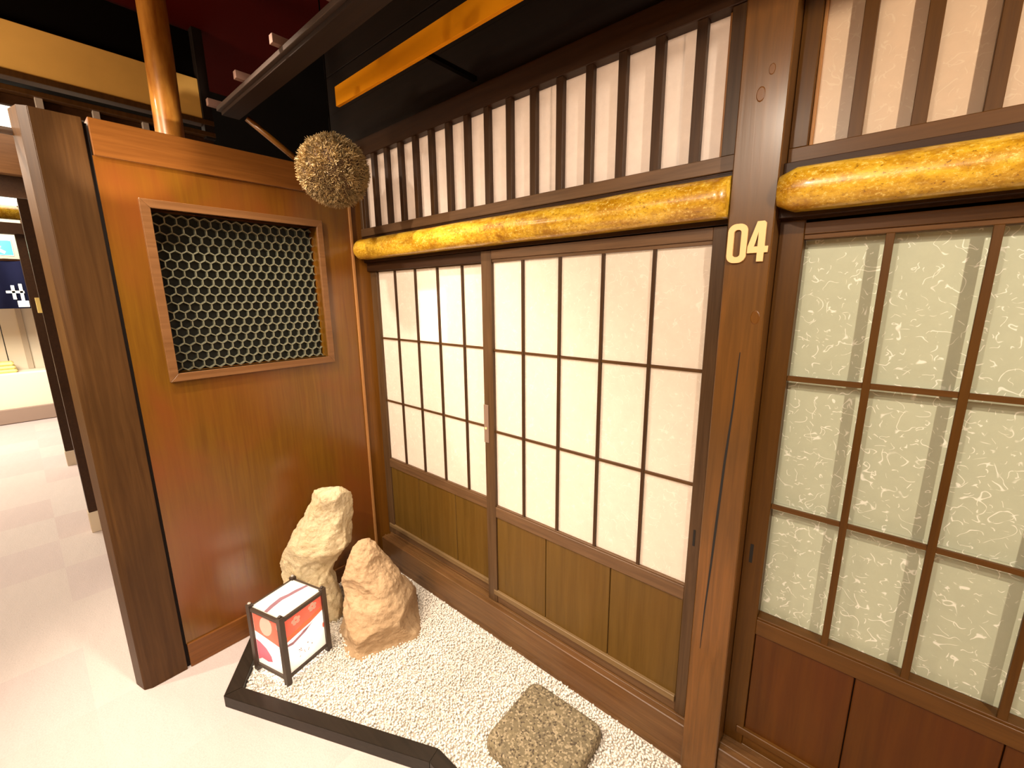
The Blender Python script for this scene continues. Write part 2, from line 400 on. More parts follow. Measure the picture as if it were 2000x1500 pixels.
sq_post('wooden_post', -0.112, -0.012, -0.06, 0.125, 2.50, 'brown corner post between partition and left sliding door', M['corner'])

def sill(x0, x1, label):
    t = empty('trim_1' if x0 < 1 else 'trim_2', ((x0 + x1) / 2, 0.03, 0), label, 'sill', kind='structure')
    box('sill_beam', (x0, -0.031, 0), (x1, 0.022, 0.193), M['sill'], t, 0.003)
    box('sill_beam', (x0, 0.020, 0), (x1, 0.12, 0.186), M['sill'], t, 0.002)
    for y in (-0.008, 0.034, 0.074):
        box('track', (x0, y, 0.185), (x1, y + 0.007, 0.1975), M['sill'], t, 0.001)
sill(0.0, 1.914, 'worn wooden sill with sliding tracks below the two paper doors')
sill(2.025, 4.15, 'wooden sill below the grey paper door')
for nm, x0, x1, lb in (('trim_3', -0.012, 1.914, 'dark header board above the two paper doors'), ('trim_4', 2.025, 4.15, 'dark header board above the grey paper door')):
    t = empty(nm, ((x0 + x1) / 2, 0.05, 1.89), lb, 'header', kind='structure')
    box('header_board', (x0, 0.0, 1.893), (x1, 0.13, 2.028), M['header'], t)
    box('guide_strip', (x0, 0.031, 1.880), (x1, 0.035, 1.894), M['header'], t, 0)

def log(name, x0, x1, zc0, zc1, r, label, seed, taper=True):
    bm = bmesh.new(); n = 28; cuts = 60; rings = []
    for k in range(cuts + 1):
        t = k / cuts; x = x0 + (x1 - x0) * t; zc = zc0 + (zc1 - zc0) * t + 0.0025 * noise.noise((seed, t * 6, 0))
        rr = r * (1 + 0.05 * noise.noise((seed, t * 5, 3)))
        if taper: rr *= min(1, 0.72 + 0.28 * math.sqrt(min(1, (x - x0) / 0.03)))
        ring = []
        for i in range(n):
            a = 2 * PI * i / n
            q = rr * (1 + 0.03 * noise.noise((math.cos(a) * 1.5, math.sin(a) * 1.5 + seed, t * 9)))
            # lightly flattened underside like a dressed log
            zz = math.sin(a) * q
            ring.append(bm.verts.new((x, -0.03 + math.cos(a) * q, zc + max(zz, -0.9 * rr))))
        rings.append(ring)
    for a, b in zip(rings, rings[1:]):
        for i in range(n): bm.faces.new((a[i], a[(i + 1) % n], b[(i + 1) % n], b[i]))
    bm.faces.new(rings[0]); bm.faces.new(rings[-1]); bmesh.ops.recalc_face_normals(bm, faces=bm.faces)
    return tag(obj(name, bm, M['log'], smooth=True), label, 'log beam')
log('log_lintel', 0.004, 1.912, 1.957, 1.956, 0.056, 'golden speckled log lintel above the two paper doors', 3.1)
log('log_lintel', 2.027, 4.14, 1.952, 1.925, 0.053, 'golden speckled log lintel right of the 04 post', 8.7)

# ------------------------------------------------------------------ sliding doors
def add_panes(t, xs, zs, y, mat, mw=0.0):
    for a, b in zip(xs, xs[1:]):
        for c0, c1 in zip(zs[1:], zs):
            box('pane', (a + 0.0004, y, c0 + 0.0004), (b - 0.0004, y + 0.003, c1 - 0.0004), mat, t, 0)
def sliding_door(name, label, x0, x1, xs, zs, y, reds, mv, mh, pane_mat, setback, splits, handle_side, kick_x, thick=0.030):
    Mv, Mh, Mp = reds
    zt, zb = 1.889, 0.198
    t = empty(name, ((x0 + x1) / 2, y + 0.015, zb), label, 'sliding door', kind='structure')
    y1 = y + thick
    box('stile', (x0, y, zb), (xs[0], y1, zt), Mv, t)
    box('stile', (xs[-1], y, zb), (x1, y1, zt), Mv, t)
    box('top_rail', (xs[0], y + .001, zs[0] + 0.012), (xs[-1], y1, zt), Mh, t)
    box('top_bead', (xs[0], y + .006, zs[0]), (xs[-1], y1 - .004, zs[0] + 0.0125), Mh, t, 0.001)
    box('bottom_rail', (xs[0], y + .001, zs[-1] - 0.058), (xs[-1], y1, zs[-1] - 0.006), Mh, t)
    box('bottom_bead', (xs[0], y + .006, zs[-1] - .0065), (xs[-1], y1 - .004, zs[-1]), Mh, t, 0.001)
    for x in xs[1:-1]:
        box('muntin', (x - mv / 2, y + 0.006, zs[-1]), (x + mv / 2, y + 0.016, zs[0]), M['muntin'] if Mv is M['door_v'] else M['door_v_red'], t, 0.0008)
    for z in zs[1:-1]:
        box('muntin', (xs[0], y + 0.0085, z - mh / 2), (xs[-1], y + 0.0165, z + mh / 2), M['muntin_h'] if Mv is M['door_v'] else M['door_h_red'], t, 0.0008)
    add_panes(t, xs, zs, y + setback, pane_mat)
    # wainscot boards
    px = [xs[0]] + splits + [xs[-1]]
    for a, b in zip(px, px[1:]):
        box('wainscot_board', (a + 0.0015, y + 0.008, 0.262), (b - 0.0015, y + 0.020, zs[-1] - 0.057), Mp, t, 0.002)
    box('backing', (xs[0], y + 0.0205, zb), (xs[-1], y1 - 0.003, zs[-1] - 0.05), M['dark_wall'], t, 0)
    kx = [kick_x[0]] + [s for s in splits if kick_x[0] < s < kick_x[1]] + [kick_x[1]]
    box('kick_rail', (kick_x[0], y - 0.004, 0.238), (kick_x[1], y + 0.0195, 0.264), M['kick'] if Mv is M['door_v'] else Mh, t, 0.002)
    box('bottom_board', (xs[0], y + 0.004, zb), (xs[-1], y + 0.020, 0.2385), Mh, t)
    return t
zs1 = [1.841, 1.466, 1.089, 0.721]
d1 = sliding_door('door_1', 'front paper sliding door with bronze pull plate, left of the 04 post', 0.922, 1.903,
    [0.981, 1.147, 1.327, 1.508, 1.691, 1.865], zs1, 0.0, (M['door_v'], M['door_h'], M['panel']), 0.0115, 0.0105, M['washi_lit'], 0.0165,
    [1.272, 1.584], 'l', (0.962, 1.863))
box('handle', (0.921, -0.0035, 1.030), (0.950, 0.0005, 1.212), M['handle'], d1, 0.001)
hd = [o for o in d1.children if o.name.startswith('handle')][0]
bm = bmesh.new(); bmesh.ops.create_cone(bm, cap_ends=True, segments=12, radius1=0.006, radius2=0.006, depth=0.002)
bmesh.ops.rotate(bm, verts=bm.verts, matrix=Matrix.Rotation(PI / 2, 3, 'X')); bmesh.ops.translate(bm, verts=bm.verts, vec=(0.934, -0.0044, 1.100))
obj('keyhole', bm, M['number'], hd)
box('finger_pull', (1.880, -0.0012, 0.880), (1.887, 0.0008, 0.938), M['dark_hole'], d1, 0)
d2 = sliding_door('door_2', 'rear paper sliding door in the corner beside the partition', -0.012, 0.975,
    [0.049, 0.215, 0.395, 0.574, 0.753, 0.925], zs1, 0.035, (M['door_v'], M['door_h'], M['panel']), 0.0115, 0.0105, M['washi_lit'], 0.0165,
    [0.325, 0.645], 'r', (0.0, 0.93))
wl_ = box('added_glow_panel', (0.404, 0.0590, 1.4725), (0.618, 0.0625, 1.733), emit('added_glow', (1.0, 0.93, 0.80), 3.4), None, 0)  # added emitter close behind the pane, makes the bright rectangle on the paper
tag(wl_, 'added glowing rectangle that brightens a patch of the paper of the corner door', 'glow panel')
box('header_board', (-0.012, 0.016, 1.846), (0.921, 0.0335, 1.8935), M['header'], [o for o in COL.objects if o.name == 'trim_3'][0])  # added dark board stands in for the shade over the rear door's top rail
zs3 = [1.839, 1.466, 1.074, 0.692]
d3 = sliding_door('door_3', 'reddish brown sliding door with grey fibre paper, right of the 04 post', 2.026, 2.97,
    [2.083, 2.256, 2.430, 2.604, 2.778, 2.93], zs3, 0.030, (M['door_v_red'], M['door_h_red'], M['panel_red']), 0.0165, 0.0145, M['washi_grey'], 0.046,
    [2.335, 2.62], 'l', (2.062, 2.93), 0.050)
box('finger_pull', (2.043, 0.0288, 0.875), (2.052, 0.0308, 0.938), M['dark_hole'], d3, 0)
d4 = sliding_door('door_4', 'second grey paper door at the far right edge', 2.96, 3.95,
    [3.02, 3.19, 3.365, 3.54, 3.715, 3.89], zs3, 0.084, (M['door_v_red'], M['door_h_red'], M['panel_red']), 0.0165, 0.0145, M['washi_grey'], 0.026,
    [3.3, 3.6], 'r', (3.0, 3.9))

# ------------------------------------------------------------------ lattice transoms
t = empty('window_1', (0.95, 0.01, 2.03), 'backlit transom window with close vertical bars above the two paper doors', 'window', kind='structure')
box('bottom_rail', (-0.012, -0.004, 2.032), (1.914, 0.045, 2.074), M['door_h'], t, 0.002)
box('bottom_strip', (-0.012, 0.002, 2.020), (1.914, 0.045, 2.0325), M['header'], t, 0.001)
box('top_rail', (-0.012, -0.006, 2.435), (1.914, 0.045, 2.520), M['header'], t, 0.002)
box('stile', (1.869, 0.0, 2.074), (1.914, 0.045, 2.435), M['door_v'], t)
box('stile', (1.858, 0.022, 2.074), (1.8695, 0.045, 2.435), M['trim_wood'], t, 0.001)
box('stile', (-0.012, 0.0, 2.074), (0.012, 0.045, 2.435), M['door_v'], t)
xb = [0.026 + 0.1178 * k for k in range(16)]
for x in xb:
    box('bar', (x - 0.014, 0.001, 2.073), (x + 0.014, 0.024, 2.436), M['muntin'], t, 0.001)
xp = [-0.01] + [(a + b) / 2 for a, b in zip(xb[2::4], xb[3::4])] + [1.87]
for a, b in zip(xp, xp[1:]):
    box('pane', (a, 0.036, 2.072), (b, 0.039, 2.437), M['paper_plain'], t, 0)
t = empty('window_2', (3.0, 0.04, 2.03), 'dim cream transom window with wide vertical bars right of the 04 post', 'window', kind='structure')
box('bottom_rail', (2.026, 0.028, 2.030), (4.15, 0.075, 2.068), M['door_h_red'], t, 0.002)
box('bottom_strip', (2.026, 0.034, 2.00), (4.15, 0.075, 2.031), M['header'], t, 0.001)
box('top_rail', (2.026, 0.026, 2.50), (4.15, 0.075, 2.56), M['header'], t, 0.002)
box('stile', (2.026, 0.030, 2.068), (2.066, 0.075, 2.50), M['door_v_red'], t)
box('stile', (2.0665, 0.048, 2.068), (2.074, 0.075, 2.50), M['trim_wood'], t, 0.001)
xb = [2.160 + 0.1125 * k for k in range(18)]
for x in xb:
    box('bar', (x - 0.0135, 0.031, 2.067), (x + 0.0135, 0.052, 2.501), M['door_v_red'], t, 0.001)
xp = [2.066] + [(a + b) / 2 for a, b in zip(xb[1::4], xb[2::4])] + [4.14]
for a, b in zip(xp, xp[1:]):
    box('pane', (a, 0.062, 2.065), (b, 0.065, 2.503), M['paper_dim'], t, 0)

# ------------------------------------------------------------------ left partition
pt = empty('wooden_partition', (-0.05, -0.6, 0), 'glossy brown wooden partition with a honeycomb grille window, left of the doors', 'partition')
prism('end_post', [(0.0, -1.082), (0.0, -1.212), (-0.014, -1.238), (-0.082, -1.255), (-0.11, -1.235), (-0.11, -1.082)], 0, 2.343, M['end_post'], pt, 0.0015)
YL, YR = -1.072, -0.062
box('gap_shade_strip', (-0.10, -1.0825, 0.0), (-0.018, -1.068, 2.33), M['dark_wall'], pt, 0)  # dark strip stands in for the shade between post and panel
wy0, wy1, wz0, wz1 = -0.929, -0.262, 1.388, 2.058      # opening
def panel_with_hole():
    bm = bmesh.new()
    X0, X1 = -0.10, -0.010
    z0, z1 = 0.121, 2.222
    for lo, hi in (((X0, YL + .002, z0), (X1, wy0, z1)), ((X0, wy1, z0), (X1, YR - .012, z1)), ((X0, wy0, z0), (X1, wy1, wz0)), ((X0, wy0, wz1), (X1, wy1, z1))):
        add_box(bm, lo, hi)
    bmesh.ops.remove_doubles(bm, verts=bm.verts, dist=1e-5)
    return bm
obj('panel', panel_with_hole(), M['partition'], pt)
box('top_rail', (-0.105, YL + .006, 2.222), (0.0, YR, 2.350), M['partition_rail'], pt, 0.002)
box('bottom_rail', (-0.105, YL + .004, 0.0), (0.0, YR, 0.122), M['partition_rail'], pt, 0.002)
box('edge_strip', (-0.105, YR - 0.0125, 0.1215), (0.001, YR, 2.2225), M['trim_wood'], pt, 0.001)
# window frame: four mitred pieces
def mitre(name, a, b, c_, d_, x0=-0.045, x1=0.006):
    bm = bmesh.new()
    lo = [bm.verts.new((x0, p[0], p[1])) for p in (a, b, c_, d_)]; hi = [bm.verts.new((x1, p[0], p[1])) for p in (a, b, c_, d_)]
    bm.faces.new(lo); bm.faces.new(hi)
    for i in range(4): bm.faces.new((lo[i], lo[(i + 1) % 4], hi[(i + 1) % 4], hi[i]))
    bmesh.ops.recalc_face_normals(bm, faces=bm.faces)
    bmesh.ops.bevel(bm, geom=list(bm.edges), offset=0.0012, segments=1, affect='EDGES')
    return obj(name, bm, M['frame_wood'], pt)
O = (wy0 - 0.032, wy1 + 0.030, wz0 - 0.034, wz1 + 0.033)
I = (wy0, wy1, wz0, wz1)
mitre('window_frame', (O[0], O[3]), (O[1], O[3]), (I[1], I[3]), (I[0], I[3]))
mitre('window_frame', (O[0], O[2]), (O[1], O[2]), (I[1], I[2]), (I[0], I[2]))
mitre('window_frame', (O[0], O[2]), (O[0], O[3]), (I[0], I[3]), (I[0], I[2]))
mitre('window_frame', (O[1], O[2]), (O[1], O[3]), (I[1], I[3]), (I[1], I[2]))
# honeycomb grille: every wall of every cell is a thin strip
bm = bmesh.new()
wdt = 0.0415; sd = wdt / math.sqrt(3)
def hexcorners(cy, cz): return [(cy + sd * math.sin(PI / 3 * k), cz + sd * math.cos(PI / 3 * k)) for k in range(6)]
edges = set()
row = 0; cz = wz0 - 0.01
while cz < wz1 + 0.03:
    cy = wy0 - 0.01 + (wdt / 2 if row % 2 else 0)
    while cy < wy1 + 0.03:
        hc = [(round(a, 4), round(b, 4)) for a, b in hexcorners(cy, cz)]
        for k in range(6):
            e = tuple(sorted((hc[k], hc[(k + 1) % 6]))); edges.add(e)
        cy += wdt
    cz += sd * 1.5; row += 1
done = []
for (ay, az), (by, bz) in edges:
    my, mz = (ay + by) / 2, (az + bz) / 2
    if not (wy0 < my < wy1 and wz0 < mz < wz1): continue
    key = (round(my, 3), round(mz, 3))
    if any(abs(key[0] - k[0]) < .003 and abs(key[1] - k[1]) < .003 for k in done): continue
    done.append(key)
    ay = min(max(ay, wy0 + .0008), wy1 - .0008); by = min(max(by, wy0 + .0008), wy1 - .0008)
    az = min(max(az, wz0 + .0008), wz1 - .0008); bz = min(max(bz, wz0 + .0008), wz1 - .0008)
    dy, dz = by - ay, bz - az; L = math.hypot(dy, dz)
    if L < 1e-4: continue
    ny, nz = -dz / L * 0.0023, dy / L * 0.0023
    q = [(ay + ny, az + nz), (by + ny, bz + nz), (by - ny, bz - nz), (ay - ny, az - nz)]
    lo = [bm.verts.new((-0.088, *p)) for p in q]; hi = [bm.verts.new((-0.064, *p)) for p in q]
    bm.faces.new(hi); bm.faces.new(lo[::-1])
    for i in range(4): bm.faces.new((lo[i], lo[(i + 1) % 4], hi[(i + 1) % 4], hi[i]))
bmesh.ops.recalc_face_normals(bm, faces=bm.faces)
tag(obj('honeycomb_grille', bm, M['steel_grey'], pt), 'grey metal honeycomb grille', kind='stuff')
box('backing_board', (-0.099, wy0 + .0005, wz0 + .0005), (-0.092, wy1 - .0005, wz1 - .0005), M['grille_back'], pt, 0)
M['partition'].node_tree  # keep

# rod at the partition end
rd = tube('hanging_rod', (-0.088, -1.250, 2.272), (-0.088, -2.4, 2.272), 0.012, 0.012, M['grey_metal'], None, 12)
tag(rd, 'grey metal rod sticking out from the top of the partition end post', 'rod')

# ------------------------------------------------------------------ cedar column and cream band behind the partition
tag(tube('cedar_column', (-0.25, -0.775, 0.0), (-0.25, -0.760, 3.3), 0.056, 0.052, M['column'], None, 28, 30, 0.006, 2),
    'round lacquered log column rising behind the partition', 'column')
t = empty('plaster_band', (-0.83, -1.4, 2.55), 'cream plaster band over brown rails, high behind the partition', 'beam')
box('plaster_panel', (-0.84, -2.4, 2.700), (-0.80, -0.470, 2.905), M['cream'], t, 0.002)
box('rail', (-0.85, -2.4, 2.672), (-0.785, -0.42, 2.699), M['end_post'], t, 0.002)
box('rail', (-0.85, -2.4, 2.612), (-0.785, -0.42, 2.636), M['end_post'], t, 0.002)
box('end_stile', (-0.85, -0.4695, 2.60), (-0.79, -0.42, 3.16), M['dark_wall'], t, 0.002)
for y in (-1.52, -1.31, -1.117, -0.925, -0.735):
    box('strut', (-0.83, y - 0.013, 2.50), (-0.80, y + 0.013, 2.613), M['grey_metal'], t, 0.001)
box('beam', (-0.86, -2.4, 2.565), (-0.832, -0.42, 2.6115), M['header'], t, 0.002)
box('dark_board', (-0.86, -2.4, 2.906), (-0.84, -0.42, 3.15), M['black'], t, 0)

# ------------------------------------------------------------------ cream board with orange light in its colour, eave with rafters
tag(box('ceiling_board', (0.392, -0.315, 2.497), (4.2, -0.300, 2.572), M['ochre'], None, 0.001), 'long cream board, orange light put into its colour, hanging under the black ceiling before the transom', 'board')
t = empty('small_eave', (0.8, -0.55, 2.47), 'dark timber eave with stub rafter ends above the garden corner', 'eave')
box('eave_rail', (-0.085, -0.620, 2.515), (4.0, -0.600, 2.532), M['rafter'], t, 0.001)
box('eave_board', (-0.075, -0.605, 2.500), (4.0, -0.535, 2.516), M['eave'], t, 0.001)
for k in range(11):
    x = -0.10 + 0.3525 * k
    o = box('rafter', (x - 0.012, -0.648, 2.534), (x + 0.012, -0.54, 2.562), M['rafter_end'] if k < 4 else M['rafter'], t, 0.001)
tube('brace', (-0.03, -0.52, 2.50), (-0.03, -0.20, 2.30), 0.014, 0.014, M['corner'], t, 4)
for x in (1.2, 3.0):
    box('hanger', (x - .01, -0.56, 2.515), (x + .01, -0.54, 3.3), M['black'], t, 0)
for x in (0.9, 2.6):
    b_ = box('bracket', (x - .01, -0.30, 2.55), (x + .01, 0.016, 2.566), M['black'], [o for o in COL.objects if o.name == 'ceiling_board'][0], 0)

# ------------------------------------------------------------------ gravel garden with kerb
kb = empty('kerb', (0.8, -0.8, 0), 'black timber kerb around the white gravel', 'kerb')
O0, O1, O2, O3 = (0.001, -0.782), (0.352, -1.030), (1.227, -0.632), (4.1, -0.640)
I0, I1, I2, I3 = (0.001, -0.712), (0.366, -0.962), (1.213, -0.578), (4.1, -0.586)
prism('timber', [O0, O1, I1, I0], 0, 0.055, M['kerb'], kb, 0.002)
prism('timber', [O1, O2, I2, I1], 0, 0.055, M['kerb'], kb, 0.002)
prism('timber', [O2, O3, I3, I2], 0, 0.055, M['kerb'], kb, 0.002)
gb = prism('gravel_bed', [I0, I1, I2, I3, (4.1, -0.032), (0.001, -0.032)], 0.0, 0.024, M['gravel_bed'])
tag(gb, 'packed bed under the white gravel', 'gravel', kind='stuff')
def inside(x, y):
    if y > -0.038 or x < 0.006: return False
    if x < I1[0]:
        yl = I0[1] + (I1[1] - I0[1]) * (x - I0[0]) / (I1[0] - I0[0])
    elif x < I2[0]:
        yl = I1[1] + (I2[1] - I1[1]) * (x - I1[0]) / (I2[0] - I1[0])
    else: yl = I2[1]
    return y > yl + 0.006
tmp = bmesh.new(); bmesh.ops.create_icosphere(tmp, subdivisions=1, radius=1.0)
iv = np.array([v.co[:] for v in tmp.verts]); itf = np.array([[v.index for v in f.verts] for f in tmp.faces]); tmp.free()
rng = np.random.default_rng(5)
pos = []
gx = 0.0105
for layer, zb in ((0, 0.027), (1, 0.034)):
    x = 0.008 + layer * 0.005
    while x < 4.08:
        y = -0.97
        while y < -0.036:
            jx, jy = x + rng.uniform(-.004, .004), y + rng.uniform(-.004, .004)
            if inside(jx, jy) and (layer == 0 or rng.random() < 0.62):
                if not (1.345 < jx < 1.635 and -0.42 < jy < -0.16):
                    pos.append((jx, jy, zb + rng.uniform(-.002, .003)))
            y += gx
        x += gx
pos = np.array(pos); N = len(pos)
ax = rng.normal(size=(N, 3)); ax /= np.linalg.norm(ax, axis=1)[:, None]; an = rng.uniform(0, 2 * PI, N)
c_, s_ = np.cos(an)[:, None, None], np.sin(an)[:, None, None]
K = np.zeros((N, 3, 3)); K[:, 0, 1] = -ax[:, 2]; K[:, 0, 2] = ax[:, 1]; K[:, 1, 0] = ax[:, 2]; K[:, 1, 2] = -ax[:, 0]; K[:, 2, 0] = -ax[:, 1]; K[:, 2, 1] = ax[:, 0]
Rm = np.eye(3)[None] + s_ * K + (1 - c_) * (K @ K)
sc = rng.uniform(0.0042, 0.0072, (N, 1, 1)) * np.stack([rng.uniform(.85, 1.25, N), rng.uniform(.7, 1.0, N), rng.uniform(.55, .85, N)], 1)[:, None, :]
V = (iv[None] * sc) @ Rm.transpose(0, 2, 1) + pos[:, None, :]
F = itf[None] + (np.arange(N) * len(iv))[:, None, None]
def np_mesh(name, V, F, mat, label, cat, kind='stuff', smooth=True, parent=None):
    V = V.reshape(-1, 3); k = F.shape[-1]; F = F.reshape(-1, k)
    me = bpy.data.meshes.new(name); me.vertices.add(len(V)); me.vertices.foreach_set('co', V.astype(np.float32).ravel())
    me.loops.add(F.size); me.loops.foreach_set('vertex_index', F.astype(np.int32).ravel())
    me.polygons.add(len(F)); me.polygons.foreach_set('loop_start', np.arange(0, F.size, k, dtype=np.int32))
    me.polygons.foreach_set('loop_total', np.full(len(F), k, dtype=np.int32))
    me.polygons.foreach_set('use_smooth', np.full(len(F), smooth)); me.update(); me.validate()
    me.materials.append(mat); o = bpy.data.objects.new(name, me); COL.objects.link(o)
    if parent: o.parent = parent
    return tag(o, label, cat, kind=kind)
np_mesh('white_gravel', V, F, M['pebble'], 'small white pebbles filling the kerbed bed before the doors', 'gravel')

# stepping stone
bm = bmesh.new()
corners = [(1.318, -0.135), (1.652, -0.125), (1.668, -0.40), (1.60, -0.475), (1.326, -0.455)]
def rounded(pts, r, n=5):
    out = []
    k = len(pts)
    for i in range(k):
        p = Vector(pts[i]); a = (Vector(pts[i - 1]) - p).normalized(); b = (Vector(pts[(i + 1) % k]) - p).normalized()
        for j in range(n + 1):
            t_ = j / n; q0 = p + a * r; q2 = p + b * r
            out.append(q0.lerp(p, t_).lerp(p.lerp(q2, t_), t_))
    return out
outl = rounded(corners, 0.045)
cen = sum(outl, Vector((0, 0))) / len(outl)
rings = []
for z, s in ((0.012, 1.0), (0.040, 1.012), (0.062, 1.005), (0.074, 0.985), (0.080, 0.95), (0.082, 0.80), (0.081, 0.6), (0.080, 0.4), (0.079, 0.2)):
    rings.append([bm.verts.new((cen.x + (p.x - cen.x) * s, cen.y + (p.y - cen.y) * s, z)) for p in outl])
for a, b in zip(rings, rings[1:]):
    n = len(a)
    for i in range(n): bm.faces.new((a[i], a[(i + 1) % n], b[(i + 1) % n], b[i]))
bm.faces.new(rings[-1]); bm.faces.new(rings[0][::-1])
bmesh.ops.subdivide_edges(bm, edges=list(bm.edges), cuts=1, use_grid_fill=True)
for v in bm.verts:
    nn = noise.noise(v.co * 28) * 0.0035 + noise.noise(v.co * 75) * 0.0020
    v.co.z += nn; v.co.x += noise.noise(v.co * 16 + Vector((5, 0, 0))) * 0.003; v.co.y += noise.noise(v.co * 16 + Vector((0, 5, 0))) * 0.003
bmesh.ops.recalc_face_normals(bm, faces=bm.faces)
tag(obj('stepping_stone', bm, M['granite'], smooth=True), 'square speckled granite stepping stone set in the gravel', 'stone')

# ------------------------------------------------------------------ rocks
RV = Vector((0.7582, 0.6520, 0)); DV = Vector((-0.6520, 0.7582, 0))
def rock(name, c, rows, mat, label, seed, depth=0.8, back=0.0, amp=0.02, sq=2.6, planes=12):
    """rows: (z, offset along RV, half width) from bottom to top"""
    rows = sorted(rows); n = 120; bm = bmesh.new(); rings = []
    zs = np.linspace(rows[0][0], rows[-1][0], 130)
    rz = [r_[0] for r_ in rows]
    off = np.interp(zs, rz, [r_[1] for r_ in rows]); hw = np.interp(zs, rz, [r_[2] for r_ in rows])
    dpt = np.interp(zs, rz, [r_[3] if len(r_) > 3 else r_[2] * depth for r_ in rows])
    for z, o, h, dd in zip(zs, off, hw, dpt):
        ring = []
        for i in range(n):
            a = 2 * PI * i / n
            ca, sa = math.cos(a), math.sin(a)
            k = (abs(ca) ** sq + abs(sa) ** sq) ** (-1 / sq)
            p = Vector(c) + RV * (o + ca * k * h) + DV * (sa * k * dd)
            p.z = z; ring.append(bm.verts.new(p))
        rings.append(ring)
    for a, b in zip(rings, rings[1:]):
        for i in range(n): bm.faces.new((a[i], a[(i + 1) % n], b[(i + 1) % n], b[i]))
    bm.faces.new(rings[-1]); bm.faces.new(rings[0][::-1])
    bmesh.ops.recalc_face_normals(bm, faces=bm.faces); bm.normal_update()
    S3 = Vector((seed, seed * 2.1, -seed))
    rg = random.Random(int(seed * 100)); c0 = Vector((c[0], c[1], 0))
    zmin, zmax = rows[0][0], rows[-1][0]
    for k in range(planes):
        zc = zmin + (zmax - zmin) * rg.uniform(0.05, 0.95)
        o = float(np.interp(zc, rz, [r_[1] for r_ in rows])); h = float(np.interp(zc, rz, [r_[2] for r_ in rows]))
        a = -PI / 2 + rg.uniform(-1.2, 1.2) if k % 4 else rg.uniform(0, 2 * PI)
        nrm_ = (RV * math.cos(a) + DV * math.sin(a) + Vector((0, 0, rg.uniform(-0.35, 0.45)))).normalized()
        pc = c0 + RV * o + Vector((0, 0, zc))
        d0 = max((v.co - pc).dot(nrm_) for v in bm.verts if abs(v.co.z - zc) < 0.04) - h * rg.uniform(0.10, 0.24)
        for v in bm.verts:
            q = (v.co - pc).dot(nrm_) - d0
            if q > 0:
                t_ = min(1, max(0, (abs(v.co.z - zc) - 0.05) / 0.13)); wgt = 1 - t_ * t_ * (3 - 2 * t_)
                v.co -= nrm_ * q * 0.92 * wgt
    bm.normal_update(); mv = {}
    for v in bm.verts:
        p = v.co
        f1 = noise.voronoi(p * 11 + S3)[0]
        d = -amp * 0.5 * (0.35 - min(0.35, f1[1] - f1[0])) + amp * 0.22 * noise.noise(p * 14 + S3) + amp * 0.26 * noise.noise(p * 34 + S3) + amp * 0.20 * noise.noise(p * 85 + S3)
        mv[v] = v.normal * d
    for v, d in mv.items(): v.co += d
    return tag(obj(name, bm, mat, smooth=True, loc=Vector((c[0], c[1], 0.02))), label, 'rock')
rock('standing_rock', (0.25, -0.47, 0), [(-0.02, -0.060, 0.085), (0.05, -0.068, 0.092), (0.12, -0.080, 0.100), (0.205, -0.118, 0.118), (0.29, -0.125, 0.128), (0.37, -0.115, 0.145),
    (0.46, -0.060, 0.155), (0.55, -0.030, 0.138), (0.625, 0.002, 0.120), (0.695, 0.026, 0.104), (0.725, 0.026, 0.096), (0.750, 0.018, 0.072, 0.05), (0.768, 0.05, 0.020, 0.015)],
    M['rock_pale'], 'tall pale limestone rock leaning by the partition', 2.3, 0.75, amp=0.020, sq=2.8, planes=14)
rock('garden_rock', (0.49, -0.37, 0), [(-0.02, 0.004, 0.215, 0.275), (0.035, 0.004, 0.222, 0.275), (0.09, 0.004, 0.215, 0.252), (0.193, -0.010, 0.180, 0.195), (0.266, -0.025, 0.153, 0.14),
    (0.33, -0.029, 0.133, 0.115), (0.393, -0.034, 0.104, 0.09), (0.456, -0.041, 0.074, 0.06), (0.502, -0.040, 0.048, 0.04), (0.526, -0.034, 0.022, 0.02)],
    M['rock_tan'], 'tan cone-shaped rock in front of the paler leaning rock', 5.9, 0.9, amp=0.019, sq=2.5, planes=16)

# ------------------------------------------------------------------ paper lantern
ln = empty('paper_lantern', (0.39, -0.745, 0.036), 'small square floor lantern with black frame and red printed paper', 'lantern')
A = Vector((0.483, -0.820, 0)); B = Vector((0.293, -0.874, 0)); Cc = Vector((0.434, -0.614, 0)); D = B + Cc - A
ea = (B - A).normalized(); eb = (Cc - A).normalized()
H0, H1, HT = 0.070, 0.352, 0.372
def leg(p):
    bm = bmesh.new(); h = 0.0115
    q = [p + ea * sx * h + eb * sy * h for sx, sy in ((-1, -1), (1, -1), (1, 1), (-1, 1))]
    lo = [bm.verts.new((v.x, v.y, 0.034)) for v in q]; hi = [bm.verts.new((v.x, v.y, HT)) for v in q]
    bm.faces.new(lo); bm.faces.new(hi)
    for i in range(4): bm.faces.new((lo[i], lo[(i + 1) % 4], hi[(i + 1) % 4], hi[i]))
    bmesh.ops.recalc_face_normals(bm, faces=bm.faces); bmesh.ops.bevel(bm, geom=list(bm.edges), offset=0.001, segments=1, affect='EDGES')
    obj('leg', bm, M['lantern_wood'], ln)
for p in (A, B, Cc, D): leg(p)
def bar_between(name, p, q, z0, z1, h, mat, parent):
    d = (q - p).normalized(); nrm = Vector((-d.y, d.x, 0)) * h
    p = p + d * 0.0117; q = q - d * 0.0117
    pts = [p + nrm, q + nrm, q - nrm, p - nrm]
    return prism(name, [(v.x, v.y) for v in pts], z0, z1, mat, parent)
for p, q in ((A, B), (A, Cc), (B, D), (Cc, D)):
    bar_between('rail', p, q, H0 - 0.008, H0 + 0.0062, 0.0085, M['lantern_wood'], ln)
    bar_between('rail', p, q, H1 - 0.008, H1 + 0.0062, 0.0085, M['lantern_wood'], ln)
shades = {}
